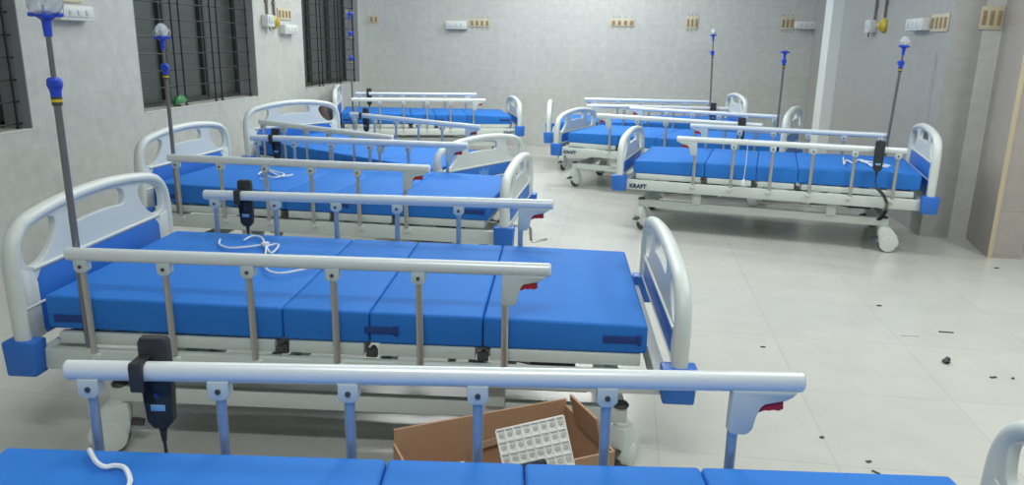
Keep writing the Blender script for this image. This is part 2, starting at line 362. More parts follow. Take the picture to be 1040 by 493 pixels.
def side_rail(v, parent):
    s = 1 if v > 0 else -1
    bm = new_bm()
    pts = [(-0.858, v, RZ), (-0.853, v, RZ), (0.620, v, RZ), (0.625, v, RZ)]
    add_tube(bm, pts, [0.011, 0.0155, 0.0155, 0.011], 14, ry=[0.016, 0.021, 0.021, 0.016], up0=(0, 0, 1))
    rail = obj('side_rail', bm, M['alu'], parent); rail['label'] = 'white aluminium folding side rail'
    for i, u in enumerate(POSTS):
        bm = new_bm()
        add_tube(bm, [(u, v, RZ - 0.03), (u, v - s * 0.004, 0.39), (u, v - s * 0.004, 0.355)], 0.0075, 10, ry=0.011, up0=(1, 0, 0))
        po = obj('rail_post', bm, M['steel'], rail)
        bm = new_bm()
        add_box(bm, (u + 0.006, v - s * 0.006, 0.366), (0.032, 0.020, 0.022), 0.003)
        add_tube(bm, [(u, v - 0.014, 0.358), (u, v + 0.014, 0.358)], 0.005, 8)
        obj('post_bracket', bm, M['frame'], rail)
        if i < 5:
            bm = new_bm()
            add_prism(bm, [(-0.021, -0.022), (0.021, -0.022), (0.021, -0.052), (0.012, -0.062), (-0.012, -0.062), (-0.021, -0.052)][::-1], 0.028, (u, v, RZ + 0.006), (1, 0, 0), (0, 0, 1), 0.003)
            cl = obj('rail_clamp', bm, M['clamp'], rail)
            bm = new_bm(); add_tube(bm, [(u, v - 0.0165, RZ - 0.036), (u, v + 0.0165, RZ - 0.036)], 0.006, 8)
            obj('clamp_rivet', bm, M['dark'], rail)
    u = POSTS[5]
    bm = new_bm()
    add_prism(bm, [(-0.010, -0.016), (0.122, -0.017), (0.112, -0.026), (0.095, -0.037), (0.054, -0.039), (0.044, -0.048), (0.040, -0.072), (0.037, -0.098), (0.030, -0.108), (0.022, -0.112), (-0.004, -0.112), (-0.012, -0.105)][::-1], 0.028, (u, v, RZ), (1, 0, 0), (0, 0, 1), 0.004)
    lh = obj('latch_handle', bm, M['clamp'], rail); lh['label'] = 'pale pistol shaped latch handle'
    bm = new_bm()
    add_prism(bm, [(0.042, -0.036), (0.094, -0.034), (0.096, -0.055), (0.086, -0.060), (0.078, -0.055), (0.068, -0.060), (0.060, -0.056), (0.052, -0.062), (0.042, -0.066)][::-1], 0.018, (u, v, RZ), (1, 0, 0), (0, 0, 1), 0.002)
    tr = obj('latch_trigger', bm, M['red'], rail); tr['label'] = 'red latch trigger'
    return rail

def caster(u, v, ang, parent, cover):
    q = Quaternion((0, 0, 1), ang); c = Vector((u, v, 0)); f = lambda x, y, z: tuple(c + q @ Vector((x, y, z)))
    bm = new_bm(); d = q @ Vector((0, 1, 0))
    add_lathe(bm, [(0.0, 0.150), (0.022, 0.150), (0.026, 0.182), (0.0, 0.183)], c, seg=20)
    shroud = [(-0.034, 0.172), (0.030, 0.172), (0.056, 0.150), (0.082, 0.115), (0.098, 0.075), (0.096, 0.045), (0.070, 0.034), (0.030, 0.036), (-0.012, 0.040), (-0.030, 0.065), (-0.036, 0.10), (-0.040, 0.14)]
    add_prism(bm, shroud[::-1], 0.058, f(0, 0, 0), q @ Vector((1, 0, 0)), (0, 0, 1), 0.010)
    ca = obj('caster', bm, M['white'], parent)
    wc = Vector(f(0.030, 0, 0.06))
    bm = new_bm(); add_lathe(bm, [(0.0, -0.014), (0.052, -0.014), (0.058, -0.011), (0.060, -0.004), (0.060, 0.004), (0.058, 0.011), (0.052, 0.014), (0.0, 0.014)], wc, d, 28)
    obj('wheel_tyre', bm, M['tyre'], ca)
    bm = new_bm(); add_lathe(bm, [(0.0, -0.036), (0.012, -0.036), (0.030, -0.034), (0.054 if cover else 0.036, -0.031), (0.056 if cover else 0.038, -0.026), (0.056 if cover else 0.038, 0.026), (0.054 if cover else 0.036, 0.031), (0.030, 0.034), (0.012, 0.036), (0.0, 0.036)], wc, d, 28)
    obj('wheel_hub', bm, M['white'], ca)
    bm = new_bm(); add_prism(bm, [(-0.075, 0.094), (-0.05, 0.102), (-0.02, 0.104), (-0.02, 0.095), (-0.05, 0.090), (-0.074, 0.084)], 0.04, f(0, 0, 0), q @ Vector((1, 0, 0)), (0, 0, 1), 0.002)
    pd = obj('brake_pedal', bm, M['dark'], ca); pd['label'] = 'dark brake pedal'

def make_bed():
    root = thing('hospital_bed', 'bed', 'hospital bed', group='hospital beds in the ward')
    # upper frame
    bm = new_bm()
    for s in (-1, 1):
        add_box(bm, (0, s * 0.448, 0.348), (1.94, 0.030, 0.072), 0.004)
        for u in [x + 0.04 for x in POSTS]: add_lathe(bm, [(0, 0), (0.006, 0), (0.006, 0.004), (0, 0.004)], (u, s * 0.463, 0.345), (0, s, 0), 8)
    for u in (UH + 0.05, UF - 0.05): add_box(bm, (u, 0, 0.345), (0.04, 0.90, 0.07), 0.004)
    for u in (-0.55, -0.2, 0.1, 0.5): add_box(bm, (u, 0, 0.335), (0.04, 0.88, 0.04), 0.003)
    for u in (-0.3, 0.3): add_tube(bm, [(u, -0.43, 0.31), (u, 0.43, 0.31)], 0.014, 8)
    fr = obj('upper_frame', bm, M['frame'], root)
    # corner bumpers
    for u in (UH, UF):
        for s in (-1, 1):
            bm = new_bm(); vs = add_box(bm, (u, s * 0.470, 0.358), (0.108, 0.066, 0.116), 0.008)
            for v_ in vs:
                if v_.co.z < 0.36: v_.co.x = u + (v_.co.x - u) * 0.9
            bp = obj('corner_bumper', bm, M['bluep'], fr); bp['label'] = 'blue corner bumper'
    # deck panels
    cuts = [-0.965, -0.215, 0.07, 0.42, 0.93]
    for a, b in zip(cuts, cuts[1:]):
        bm = new_bm()
        for s in (-1, 1): add_box(bm, ((a + b) / 2, s * 0.418, 0.411), (b - a - 0.045, 0.034, 0.040), 0.006)
        for u in (a + 0.04, b - 0.04): add_box(bm, (u, 0, 0.405), (0.03, 0.83, 0.03), 0.004)
        n = max(2, int((b - a) / 0.12))
        for k in range(n): add_box(bm, (a + 0.05 + (b - a - 0.1) * (k + 0.5) / n, 0, 0.420), (0.07, 0.82, 0.012), 0.003)
        obj('deck_panel', bm, M['frame'], root)
    for u in cuts[1:-1]:
        for s in (-1, 1):
            bm = new_bm(); add_box(bm, (u, s * 0.425, 0.400), (0.035, 0.02, 0.028), 0.004); add_tube(bm, [(u, s * 0.40, 0.405), (u, s * 0.445, 0.405)], 0.010, 8)
            obj('deck_hinge', bm, M['dark'], root)
    # mattress, folded from four pads
    mc = [-0.975, -0.21, 0.065, 0.42, 0.925]; tops = [(0.552, 0.540), (0.540, 0.536), (0.536, 0.534), (0.534, 0.524)]
    bm = new_bm()
    for k in range(4):
        a, b = mc[k] + (0.001 if k else 0), mc[k + 1] - (0.001 if k < 3 else 0); vs = add_box(bm, ((a + b) / 2, 0, 0.485), (b - a, 0.865, 0.10), 0.010, seg=4)
        for v_ in vs:
            t = (v_.co.x - a) / (b - a); top = tops[k][0] * (1 - t) + tops[k][1] * t; bot = 0.432 + 0.010 * max(0, -v_.co.x)
            h = (v_.co.z - 0.435) / 0.10
            crown = 0.006 * (1 - (v_.co.y / 0.45) ** 2) * (1 - (2 * t - 1) ** 4) * max(0, h)
            v_.co.z = bot + h * (top - bot) + crown
    mt = obj('mattress', bm, M['blue'], root); mt['label'] = 'blue vinyl folding mattress'
    for u, wd in ((-0.90, 0.10), (0.10, 0.10), (0.845, 0.11)):
        for s in (-1,):
            bm = new_bm(); add_box(bm, (u, s * 0.434, 0.478), (wd, 0.004, 0.024), 0.001); add_box(bm, (u + wd / 2, s * 0.435, 0.478), (0.014, 0.007, 0.030), 0.001)
            obj('mattress_strap', bm, M['strap'], mt)
    # end boards
    end_board('headboard', UH, 0.0, root); end_board('footboard', UF, -0.12, root, emblem=True)
    side_rail(-RW, root); side_rail(RW, root)
    # base frame
    bm = new_bm()
    for s in (-1, 1): add_box(bm, (0.03, s * 0.385, 0.206), (1.70, 0.035, 0.054), 0.004)
    for u in (-0.79, 0.85): add_box(bm, (u, 0, 0.206), (0.05, 0.80, 0.050), 0.004)
    for u in (-0.45, 0.46):
        for s in (-1, 1): add_box(bm, (u, s * 0.385 + s * 0.02, 0.272), (0.062, 0.03, 0.09), 0.004)
    bs = obj('base_frame', bm, M['frame'], root)
    for u in (-0.79, 0.86):
        for s in (-1, 1):
            bm = new_bm(); add_lathe(bm, [(0, 0.232), (0.026, 0.232), (0.027, 0.238), (0.022, 0.244), (0, 0.245)], (u, s * 0.385, 0), seg=16)
            obj('stem_cap', bm, M['dark'], bs)
    # lifting linkage and drives
    for p0, p1, r_, nm in ([((-0.62, 0.06, 0.24), (-0.15, 0.06, 0.33), 0.024, 'actuator'), ((0.62, -0.08, 0.24), (0.15, -0.08, 0.33), 0.024, 'actuator')]
            + [((-0.30, s * 0.30, 0.26), (-0.52, s * 0.30, 0.325), 0.012, 'lift_link') for s in (-1, 1)] + [((0.36, s * 0.30, 0.325), (0.70, s * 0.30, 0.26), 0.012, 'lift_link') for s in (-1, 1)]
            + [((0.30, -0.42, 0.30), (0.75, -0.36, 0.27), 0.008, 'control_rod'), ((-0.42, 0.42, 0.29), (0.05, 0.36, 0.27), 0.008, 'control_rod')]):
        bm = new_bm(); add_tube(bm, [p0, p1], r_, 10); obj(nm, bm, M['steel'], root)
    for c_ in ((-0.66, 0.06, 0.275), (0.64, -0.08, 0.275)):
        bm = new_bm(); add_box(bm, c_, (0.16, 0.10, 0.09), 0.012); obj('drive_motor', bm, M['dark'], root)
    k = 0
    for u, v, a, cv in ((-0.80, -0.395, R(200), True), (-0.80, 0.395, R(190), True), (0.865, -0.395, R(60), False), (0.865, 0.395, R(250), False)):
        caster(u, v, a, root, cv)
    return root

bed0 = make_bed()
SPOTS = [
    ('B0', -0.168, 0.933, 0.1446, 'nearest bed, cut by the bottom edge, only its far rail and mattress top showing'),
    ('B1', -0.858, 2.575, 0.088, 'second bed from the camera, large white headboard at left, cardboard box in front of it'),
    ('B2', -1.615, 4.326, -0.0082, 'third bed from the camera in the left row, headboard below the middle barred window'),
    ('B3', -1.883, 5.74, -0.4934, 'skewed bed in the left row, footboard turned to the camera with a crown emblem'),
    ('B4', -2.309, 8.87, 0.2993, 'farthest bed of the left row, in the back left corner by the third window'),
    ('R1', 1.062, 5.925, 2.9687, 'nearest bed of the right row, its whole side and both near castors showing'),
    ('R2', 0.475, 7.42, 2.815, 'middle bed of the right row, standing just behind the nearest one'),
    ('R3', 0.165, 8.76, 3.225, 'farthest bed of the right row, standing against the back wall'),
]
BED = {}
for i, (k, x, y, a, lab) in enumerate(SPOTS):
    o = bed0 if i == 0 else copy_tree(bed0)
    o.location = (x, y, 0); o.rotation_euler = (0, 0, a); o['label'] = lab; BED[k] = (x, y, a, o)

for ch in BED['B0'][3].children:
    if ch.name.startswith('headboard'): ch.location = (-0.03, 0, 0)
    if ch.name.startswith('footboard'): ch.location = (0.03, 0, -0.015)

def at(k, u, v, z):
    x, y, a, _ = BED[k]; return Vector((x + math.cos(a) * u - math.sin(a) * v, y + math.sin(a) * u + math.cos(a) * v, z))

# maker's lettering on the side beams
def lettering(k, s):
    if s > 0:  # seen from +v: text runs towards -u
        xf = Matrix(((-1, 0, 0, 0.945), (0, 0, 1, 0.4645), (0, 1, 0, 0.327), (0, 0, 0, 1)))
    else:
        xf = Matrix(((1, 0, 0, 0.835), (0, 0, -1, -0.4645), (0, 1, 0, 0.327), (0, 0, 0, 1)))
    l = obj('lettering', text_bm('KRAFT', 0.040, 0.0008, xf), M['navy'], BED[k][3], smooth=False); l['label'] = 'dark blue lettering KRAFT'
for k, s in (('B4', -1), ('R1', 1), ('R2', 1), ('R3', 1)): lettering(k, s)
bm = new_bm(); add_tube(bm, [(0.93, -0.02, 0.315), (1.09, -0.02, 0.315), (1.10, -0.02, 0.305), (1.105, -0.02, 0.235), (1.115, -0.02, 0.225), (1.20, -0.02, 0.245)], 0.0085, 8)
obj('crank_handle', bm, M['steel'], BED['B2'][3])

# ------------------------------------------------------------------ IV poles
def iv_pole(k, ztop, zcl, label, cover=True, extra=None, ws=0.72, lean=0.0):
    p = at(k, -0.845, -0.435, 0.30)
    t = thing('iv_pole', label, 'iv pole', p, BED[k][2], 'iv poles on the beds'); b = -0.30; t.rotation_euler.y = R(lean)
    bm = new_bm(); add_tube(bm, [(0, 0, 0.04), (0, 0, zcl + b)], 0.0105, 12); obj('lower_tube', bm, M['pole'], t)
    bm = new_bm(); add_tube(bm, [(0, 0, zcl + b), (0, 0, ztop + b)], 0.0075, 12); obj('upper_tube', bm, M['pole'], t)
    def clutch(z):
        bm = new_bm(); add_lathe(bm, [(0.0, 0.035), (0.014, 0.035), (0.021, 0.028), (0.022, 0.012), (0.016, -0.004), (0.015, -0.02), (0.0, -0.02)], (0, 0, z + b), seg=16); add_box(bm, (0.012, -0.012, z + b + 0.018), (0.03, 0.02, 0.022), 0.006)
        obj('clutch_knob', bm, M['bluehook'], t)
        bm = new_bm(); add_lathe(bm, [(0.0, -0.02), (0.015, -0.02), (0.015, -0.028), (0.0, -0.028)], (0, 0, z + b), seg=16); add_lathe(bm, [(0.0, -0.036), (0.0145, -0.036), (0.0145, -0.046), (0.0, -0.046)], (0, 0, z + b), seg=16)
        obj('clutch_collar', bm, M['dark'], t)
        bm = new_bm(); add_lathe(bm, [(0.0, -0.028), (0.0152, -0.028), (0.0152, -0.036), (0.0, -0.036)], (0, 0, z + b), seg=16); obj('warning_band', bm, M['yband'], t)
    clutch(zcl)
    if extra: clutch(extra)
    z = ztop + b
    bm = new_bm(); add_lathe(bm, [(0.0, -0.055), (0.011, -0.055), (0.013, -0.01), (0.026, 0.0), (0.028, 0.014), (0.016, 0.022), (0.0, 0.024)], (0, 0, z), seg=18)
    for q in range(4):
        a = math.pi / 2 * q + 0.5; add_box(bm, (0.03 * math.cos(a), 0.03 * math.sin(a), z + 0.006), (0.03, 0.010, 0.012), 0.003, Matrix.Rotation(a, 3, 'Z'))
    obj('hook_head', bm, M['bluehook'], t)
    bm = new_bm()
    for q in range(4):
        a = math.pi / 2 * q + 0.5; c, s = math.cos(a), math.sin(a)
        add_tube(bm, [(c * 0.02, s * 0.02, z + 0.01), (c * 0.036, s * 0.036, z + 0.016), (c * 0.042, s * 0.042, z + 0.028), (c * 0.040, s * 0.040, z + 0.044), (c * 0.034, s * 0.034, z + 0.048)], 0.0035, 6)
    obj('bottle_hook', bm, M['steel'], t)
    if cover:
        bm = new_bm(); rnd = random.Random(len(label)); n0 = len(bm.verts)
        add_lathe(bm, [(0.0, 0.005), (0.026 * ws, 0.005), (0.040 * ws, 0.016), (0.046 * ws, 0.034), (0.047 * ws, 0.055 * ws + 0.01), (0.036 * ws, 0.078 * ws + 0.01), (0.018 * ws, 0.092 * ws + 0.01), (0.0, 0.094 * ws + 0.01)], (0, 0, z), seg=14)
        for v in bm.verts: v.co.x *= 1 + rnd.uniform(-0.14, 0.14); v.co.y *= 1 + rnd.uniform(-0.14, 0.14); v.co.z += rnd.uniform(-0.004, 0.004)
        c = obj('plastic_wrap', bm, M['clear'], t, smooth=False); c['label'] = 'clear plastic wrap'
iv_pole('B1', 1.40, 1.195, 'leftmost and largest iv pole, clear wrapped blue head, beside the large near headboard', ws=1.0)
iv_pole('B2', 1.335, 1.17, 'steel iv pole with clear wrapped head in front of the middle barred window')
iv_pole('B4', 1.60, 1.13, 'thin iv pole with blue hook head and bare hooks in front of the third window', cover=False, extra=1.39)
iv_pole('R1', 1.36, 1.23, 'rightmost iv pole, clear wrapped blue head, standing at the head of the near right bed', lean=-1.8)
iv_pole('R2', 1.29, 1.20, 'steel iv pole with blue head just left of the pale wall column', cover=False)
iv_pole('R3', 1.45, 1.25, 'thin distant iv pole with pale wrapped head in front of the back wall', cover=True, lean=2.0)

# ------------------------------------------------------------------ remote controls hanging on the far rails
def remote(k, label, tail=None):
    u = -0.69; p = at(k, u, RW, 0.60); t = thing('remote_control', label, 'remote control', p, BED[k][2], 'black bed remotes on the rails')
    bm = new_bm(); zz = RZ - 0.60
    body = [(-0.027, -0.020), (-0.030, 0.05), (-0.030, 0.155), (-0.024, 0.165), (0.024, 0.165), (0.030, 0.155), (0.030, 0.05), (0.027, -0.020), (0.014, -0.036), (-0.014, -0.036)]
    add_prism(bm, body[::-1], 0.024, (0, 0.032, 0), (1, 0, 0), (0, 0, 1), 0.004)
    add_tube(bm, [(0, 0.032, -0.034), (0, 0.032, -0.07)], [0.009, 0.005], 10)
    c = obj('casing', bm, M['black'], t)
    bm = new_bm()
    add_prism(bm, [(0.024, 0.022), (0.024, 0.128), (-0.022, 0.128), (-0.026, 0.120), (-0.026, 0.070), (-0.022, 0.066), (-0.019, 0.070), (-0.019, 0.118), (-0.016, 0.1275 - 0.003), (0.020, 0.1275 - 0.003), (0.020, 0.022)], 0.026, (-0.016, 0, 0), (0, 1, 0), (0, 0, 1), 0.001)
    obj('rail_hook', bm, M['black'], c)
    for sd in (-1, 1):
        bm = new_bm(); add_box(bm, (0.0, 0.032 + sd * 0.0125, 0.012), (0.030, 0.002, 0.014), 0.0008); s_ = obj('sticker', bm, M['sticker'], c); s_['label'] = 'pale blue sticker'
        bm = new_bm(); add_lathe(bm, [(0, 0), (0.006, 0), (0.006, 0.002), (0, 0.002)], (0, 0.032 + sd * 0.012, 0.040), (0, sd, 0), 12); obj('button', bm, M['strap'], c)
    tail = tail or [(0, 0.032, -0.065), (0.001, 0.033, -0.12), (-0.004, 0.034, -0.20), (-0.003, 0.030, -0.28), (0.0, 0.01, -0.33)]
    bm = new_bm(); add_tube(bm, tail, 0.0035, 8); obj('cable', bm, M['black'], t)
    return t
remote('B0', 'black bed remote hooked on the nearest white rail, largest in view')
remote('B1', 'black bed remote hooked on the far rail of the second bed, above its blue mattress')
remote('B2', 'black bed remote on the far rail of the third bed, below the skewed bed headboard')
remote('B3', 'black bed remote on the slanting far rail of the skewed bed')
remote('B4', 'black bed remote on the rail of the bed in the back left corner')
r1t = [(0, 0.032, -0.065), (0.0, 0.036, -0.11), (-0.02, 0.04, -0.15), (-0.06, 0.045, -0.19), (-0.085, 0.05, -0.24), (-0.085, 0.05, -0.29), (-0.07, 0.04, -0.335), (-0.055, -0.01, -0.37)]
t = remote('R1', 'black bed remote on the nearest right bed rail, cable curving down', tail=r1t[:4])
bm = new_bm(); cpts = []
P = [Vector(p) for p in r1t[2:]]
for i in range(len(P) - 1):
    for k in range(14):
        c_ = P[i].lerp(P[i + 1], k / 14); an = k / 14 * 2 * math.pi * 7 + i * 0.0
        cpts.append(c_ + Vector((math.cos(an), math.sin(an), 0)) * 0.011)
add_tube(bm, cpts, 0.006, 6); cc = obj('coiled_cable', bm, M['black'], t)
remote('R2', 'black bed remote on the near rail of the middle right bed')
remote('R3', 'black bed remote on the near rail of the farthest right bed')

# ------------------------------------------------------------------ white cords lying on the mattresses
def smooth_path(p, n=6):
    p = [Vector(q) for q in p]; out = []
    for i in range(len(p) - 1):
        p0 = p[max(i - 1, 0)]; p1 = p[i]; p2 = p[i + 1]; p3 = p[min(i + 2, len(p) - 1)]
        for k in range(n):
            t = k / n; out.append(0.5 * ((2 * p1) + (-p0 + p2) * t + (2 * p0 - 5 * p1 + 4 * p2 - p3) * t * t + (-p0 + 3 * p1 - 3 * p2 + p3) * t ** 3))
    out.append(p[-1]); return out
CZ = 0.553
def cord(paths, label, r=0.004, plug=None, z=CZ):
    bm = new_bm()
    for pi, p in enumerate(paths): add_tube(bm, smooth_path([(x, y, z + r + 0.001 * (i % 3)) for i, (x, y) in enumerate(p)]), r, 6)
    if plug: add_box(bm, (plug[0], plug[1], z + 0.008), (0.03, 0.02, 0.016), 0.004, Matrix.Rotation(plug[2], 3, 'Z'))
    tag(obj('white_cord', bm, M['cord']), label, 'cord', 'white cords on the mattresses')
cord([[(-1.60, 2.80), (-1.563, 2.728), (-1.497, 2.682), (-1.435, 2.722), (-1.401, 2.756), (-1.39, 2.772)],
      [(-1.503, 2.811), (-1.499, 2.877), (-1.451, 2.858), (-1.38, 2.751), (-1.31, 2.651), (-1.325, 2.746), (-1.353, 2.78), (-1.369, 2.736), (-1.351, 2.691), (-1.267, 2.511), (-1.221, 2.437), (-1.163, 2.409), (-1.12, 2.458), (-1.059, 2.531)]],
     'looped white cord lying on the mattress of the second bed', plug=(-1.385, 2.757, 0.8))
cord([[(-1.016, 1.227), (-0.993, 1.205), (-0.965, 1.182), (-0.944, 1.175), (-0.928, 1.181), (-0.903, 1.175), (-0.874, 1.146), (-0.862, 1.126), (-0.85, 1.10)]],
     'short bent white cord on the nearest mattress at the bottom left', r=0.005)
cord([[(-2.15, 4.248), (-2.188, 4.427), (-2.071, 4.344), (-2.002, 4.285), (-2.013, 4.178), (-2.116, 4.257), (-2.147, 4.381), (-1.997, 4.223), (-1.95, 4.287)], [(-2.08, 4.13), (-2.03, 4.10)]],
     'tangled white cord on the mattress of the third bed', r=0.005)
cord([[(-2.50, 5.93), (-2.45, 5.85), (-2.37, 5.80), (-2.30, 5.70)]], 'white cord on the mattress of the skewed bed', r=0.005)
cord([[(1.616, 5.985), (1.523, 5.6), (1.598, 5.83), (1.613, 5.692), (1.696, 5.886), (1.721, 5.791), (1.703, 5.60), (1.753, 5.60), (1.83, 5.613), (1.788, 5.738), (1.698, 5.857), (1.723, 5.65), (1.798, 5.55)]],
     'zigzag white cord on the mattress of the near right bed', r=0.005)
# thin cord hung over the near right bed's rail
bm = new_bm(); p0 = at('R1', 0.14, RW + 0.022, RZ); add_tube(bm, [at('R1', 0.14, RW - 0.02, RZ - 0.03), at('R1', 0.14, RW - 0.016, RZ + 0.01), at('R1', 0.14, RW, RZ + 0.026), at('R1', 0.14, RW + 0.02, RZ + 0.01), at('R1', 0.14, RW + 0.02, RZ - 0.15), at('R1', 0.145, RW + 0.02, 0.44)], 0.0025, 6)
pq = at('R1', 0.145, RW + 0.02, 0.425); add_lathe(bm, [(0, -0.02), (0.016, -0.02), (0.018, 0.0), (0.008, 0.022), (0, 0.024)], pq, seg=10)
tag(obj('hanging_cord', bm, M['cord']), 'thin white cord with a small weight hanging from the rail of the near right bed', 'cord')

# ------------------------------------------------------------------ cardboard box of parts on the floor
K = 0.94
def kp(x, y): return Vector((x * K, y * K, 0))
bl, br_ = kp(-0.595, 1.87), kp(-0.135, 2.15); ZB = CAM_H - K * 1.057
dx = (br_ - bl).normalized(); dy = Vector((dx.y, -dx.x, 0)); LB = (br_ - bl).length; DB = 0.275
bx = thing('cardboard_box', 'open brown cardboard box of white trays on the floor between the two nearest beds', 'box', bl, math.atan2(dx.y, dx.x))
# local frame: x along back edge, -y towards the camera
T = 0.006
bm = new_bm()
add_box(bm, (LB / 2, -DB / 2, 0.006), (LB, DB, 0.008)); add_box(bm, (LB / 2, 0, ZB / 2), (LB, T, ZB)); add_box(bm, (LB / 2, -DB, (ZB - 0.02) / 2), (LB, T, ZB - 0.02))
add_box(bm, (0, -DB / 2, ZB / 2 - 0.02), (T, DB, ZB - 0.04)); add_box(bm, (LB, -DB / 2, ZB / 2 - 0.01), (T, DB, ZB - 0.02))
obj('carton', bm, M['card'], bx, smooth=False)
bm = new_bm(); add_box(bm, (LB - 0.02, -DB / 2 - 0.02, ZB + 0.012), (T, 0.15, 0.09), rot=Matrix.Rotation(R(-14), 3, 'Y')); obj('flap', bm, M['card'], bx, smooth=False)
bm = new_bm(); add_box(bm, (LB * 0.35, -DB - 0.05, ZB - 0.06), (LB * 0.66, T, 0.13), rot=Matrix.Rotation(R(-55), 3, 'X')); obj('flap', bm, M['card'], bx, smooth=False)
bm = new_bm(); add_box(bm, (LB * 0.56, -0.012, ZB - 0.085), (0.12, 0.003, 0.02), rot=Matrix.Rotation(R(-6), 3, 'Y')); obj('tape', bm, mat('tan_tape', srgb(186, 160, 130), 0.3), bx, smooth=False)

def tray(name, c, rot, nx, nz, label, pw=0.027, ph=0.030):
    w, h = nx * pw, nz * ph
    t = thing(name, label, 'tray', c, 0, 'white trays in the cardboard box'); t.rotation_euler = rot
    bm = new_bm(); add_box(bm, (0, 0, h / 2), (w, 0.02, h), 0.003)
    for i in range(nx + 1): add_box(bm, (-w / 2 + i * pw, -0.012, h / 2), (0.004, 0.008, h), 0.001)
    for j in range(nz + 1): add_box(bm, (0, -0.012, j * ph), (w, 0.008, 0.005), 0.001)
    obj('tray_body', bm, M['foam'], t)
    bm = new_bm()
    for i in range(nx):
        for j in range(nz):
            add_lathe(bm, [(0.0, 0.0), (pw * 0.30, 0.0), (pw * 0.22, 0.004), (0.0, 0.004)], (-w / 2 + (i + 0.5) * pw, -0.0105, (j + 0.5) * ph), (0, -1, 0), 8)
    obj('tray_pockets', bm, M['cavity'], t)
tray('moulded_tray', kp(-0.205, 1.86) + Vector((0.038, -0.072, ZB - 0.065)), (R(-24), R(-13), R(12)), 8, 5, 'white moulded tray of small pockets leaning in the cardboard box', pw=0.0215)
tray('moulded_tray', kp(-0.42, 1.78) + Vector((0.015, -0.07, ZB - 0.10)), (R(-50), R(-6), R(18)), 5, 3, 'second white tray, mostly hidden low at the left of the cardboard box', pw=0.022)
bm = new_bm(); add_box(bm, (0, 0, 0), (0.20, 0.025, 0.05), 0.006, Matrix.Rotation(R(20), 3, 'Z') @ Matrix.Rotation(R(-9), 3, 'Y') @ Matrix.Rotation(R(-20), 3, 'X'))
o = obj('black_bar', bm, M['black']); o.location = kp(-0.235, 1.80) + Vector((-0.015, -0.055, ZB - 0.035)); tag(o, 'black plastic bar lying at the front of the open cardboard box', 'bar')

# ------------------------------------------------------------------ electrical fittings
def slot_board(axis, p, w, h, n, label, dots=True, vertical_slots=True):
    """beige board with brown module slots; axis 'Y-': faces -y, 'X+': faces +x, 'X-': faces -x"""
    rz = {'Y-': 0, 'X+': R(90), 'X-': R(-90)}[axis]
    t = thing('socket_board', label, 'socket board', p, rz, 'socket boards on the walls')
    bm = new_bm(); add_box(bm, (0, -0.006, 0), (w, 0.012, h), 0.003); 
    obj('board_plate', bm, M['beige'], t)
    sw = w / n
    for i in range(n):
        bm = new_bm(); x = -w / 2 + (i + 0.5) * sw
        add_box(bm, (x, -0.014, 0), (sw * 0.52, 0.006, h * 0.62), 0.002); add_box(bm, (x, -0.018, h * 0.12), (sw * 0.26, 0.006, h * 0.22), 0.001)
        obj('module', bm, M['ochre'], t)
    if dots:
        for i in range(n):
            for s in (-1, 1):
                bm = new_bm(); add_lathe(bm, [(0, 0), (0.008, 0), (0.008, 0.004), (0, 0.004)], (-w / 2 + (i + 0.5) * sw, -0.001, s * (h / 2 + 0.025)), (0, -1, 0), 10)
                obj('screw_plug', bm, M['ochre'], t)
def box_unit(axis, p, w, h, label, d=0.07):
    rz = {'Y-': 0, 'X+': R(90), 'X-': R(-90)}[axis]
    t = thing('switch_box', label, 'switch box', p, rz, 'white switch boxes on the walls')
    bm = new_bm(); add_box(bm, (0, -d / 2, 0), (w, d, h), 0.006); obj('box_body', bm, M['boxw'], t)
    bm = new_bm(); add_box(bm, (0, -d - 0.003, 0.004), (w * 0.86, 0.006, h * 0.6), 0.002); obj('box_cover', bm, M['boxw'], t)
    for i in range(3):
        bm = new_bm(); add_box(bm, (-w * 0.25 + i * w * 0.25, -d - 0.008, 0.004), (0.02, 0.006, h * 0.32), 0.001); obj('rocker', bm, M['clamp'], t)
slot_board('Y-', (-1.94, YB, 1.57), 0.27, 0.10, 4, 'beige four module board right of the white box on the back wall')
slot_board('Y-', (-0.11, YB, 1.60), 0.30, 0.09, 4, 'beige four module board alone at the centre of the back wall')
slot_board('Y-', (0.75, YB, 1.61), 0.15, 0.15, 3, 'small beige three module board on the back wall right of centre')
slot_board('Y-', (1.89, YB, 1.62), 0.15, 0.15, 3, 'beige three module board on the back wall beside the pale column')
slot_board('Y-', (-3.36, YB, 1.60), 0.12, 0.10, 2, 'faint beige board in the back left corner', dots=False)
slot_board('X+', (XL, 4.45, 1.60), 0.30, 0.12, 4, 'beige board above the white box between first and middle windows')
slot_board('X+', (XL, 7.56, 1.575), 0.30, 0.11, 4, 'beige board above the white box between middle and third windows', dots=False)
slot_board('X-', (XR, 6.15, 1.535), 0.32, 0.125, 4, 'beige board on the grey right wall next to a white box', dots=False)
slot_board('Y-', (2.452, YS, 1.565), 0.145, 0.155, 3, 'rightmost beige board on the wall, near the tiled pillar', dots=False)
box_unit('Y-', (-2.24, YB, 1.54), 0.28, 0.10, 'white switch box on the back wall left of centre')
box_unit('Y-', (2.0 + 0.14 - 0.04, YB, 1.60), 0.26, 0.09, 'white switch box on the back wall, its right end behind the column')
box_unit('X+', (XL, 4.47, 1.475), 0.30, 0.09, 'white switch box on the left wall beside the near iv pole head')
box_unit('X+', (XL, 7.58, 1.43), 0.30, 0.09, 'white switch box on the left wall between middle and third windows')
box_unit('X-', (XR, 6.50, 1.53), 0.36, 0.09, 'white switch box on the grey right wall beside a beige board')

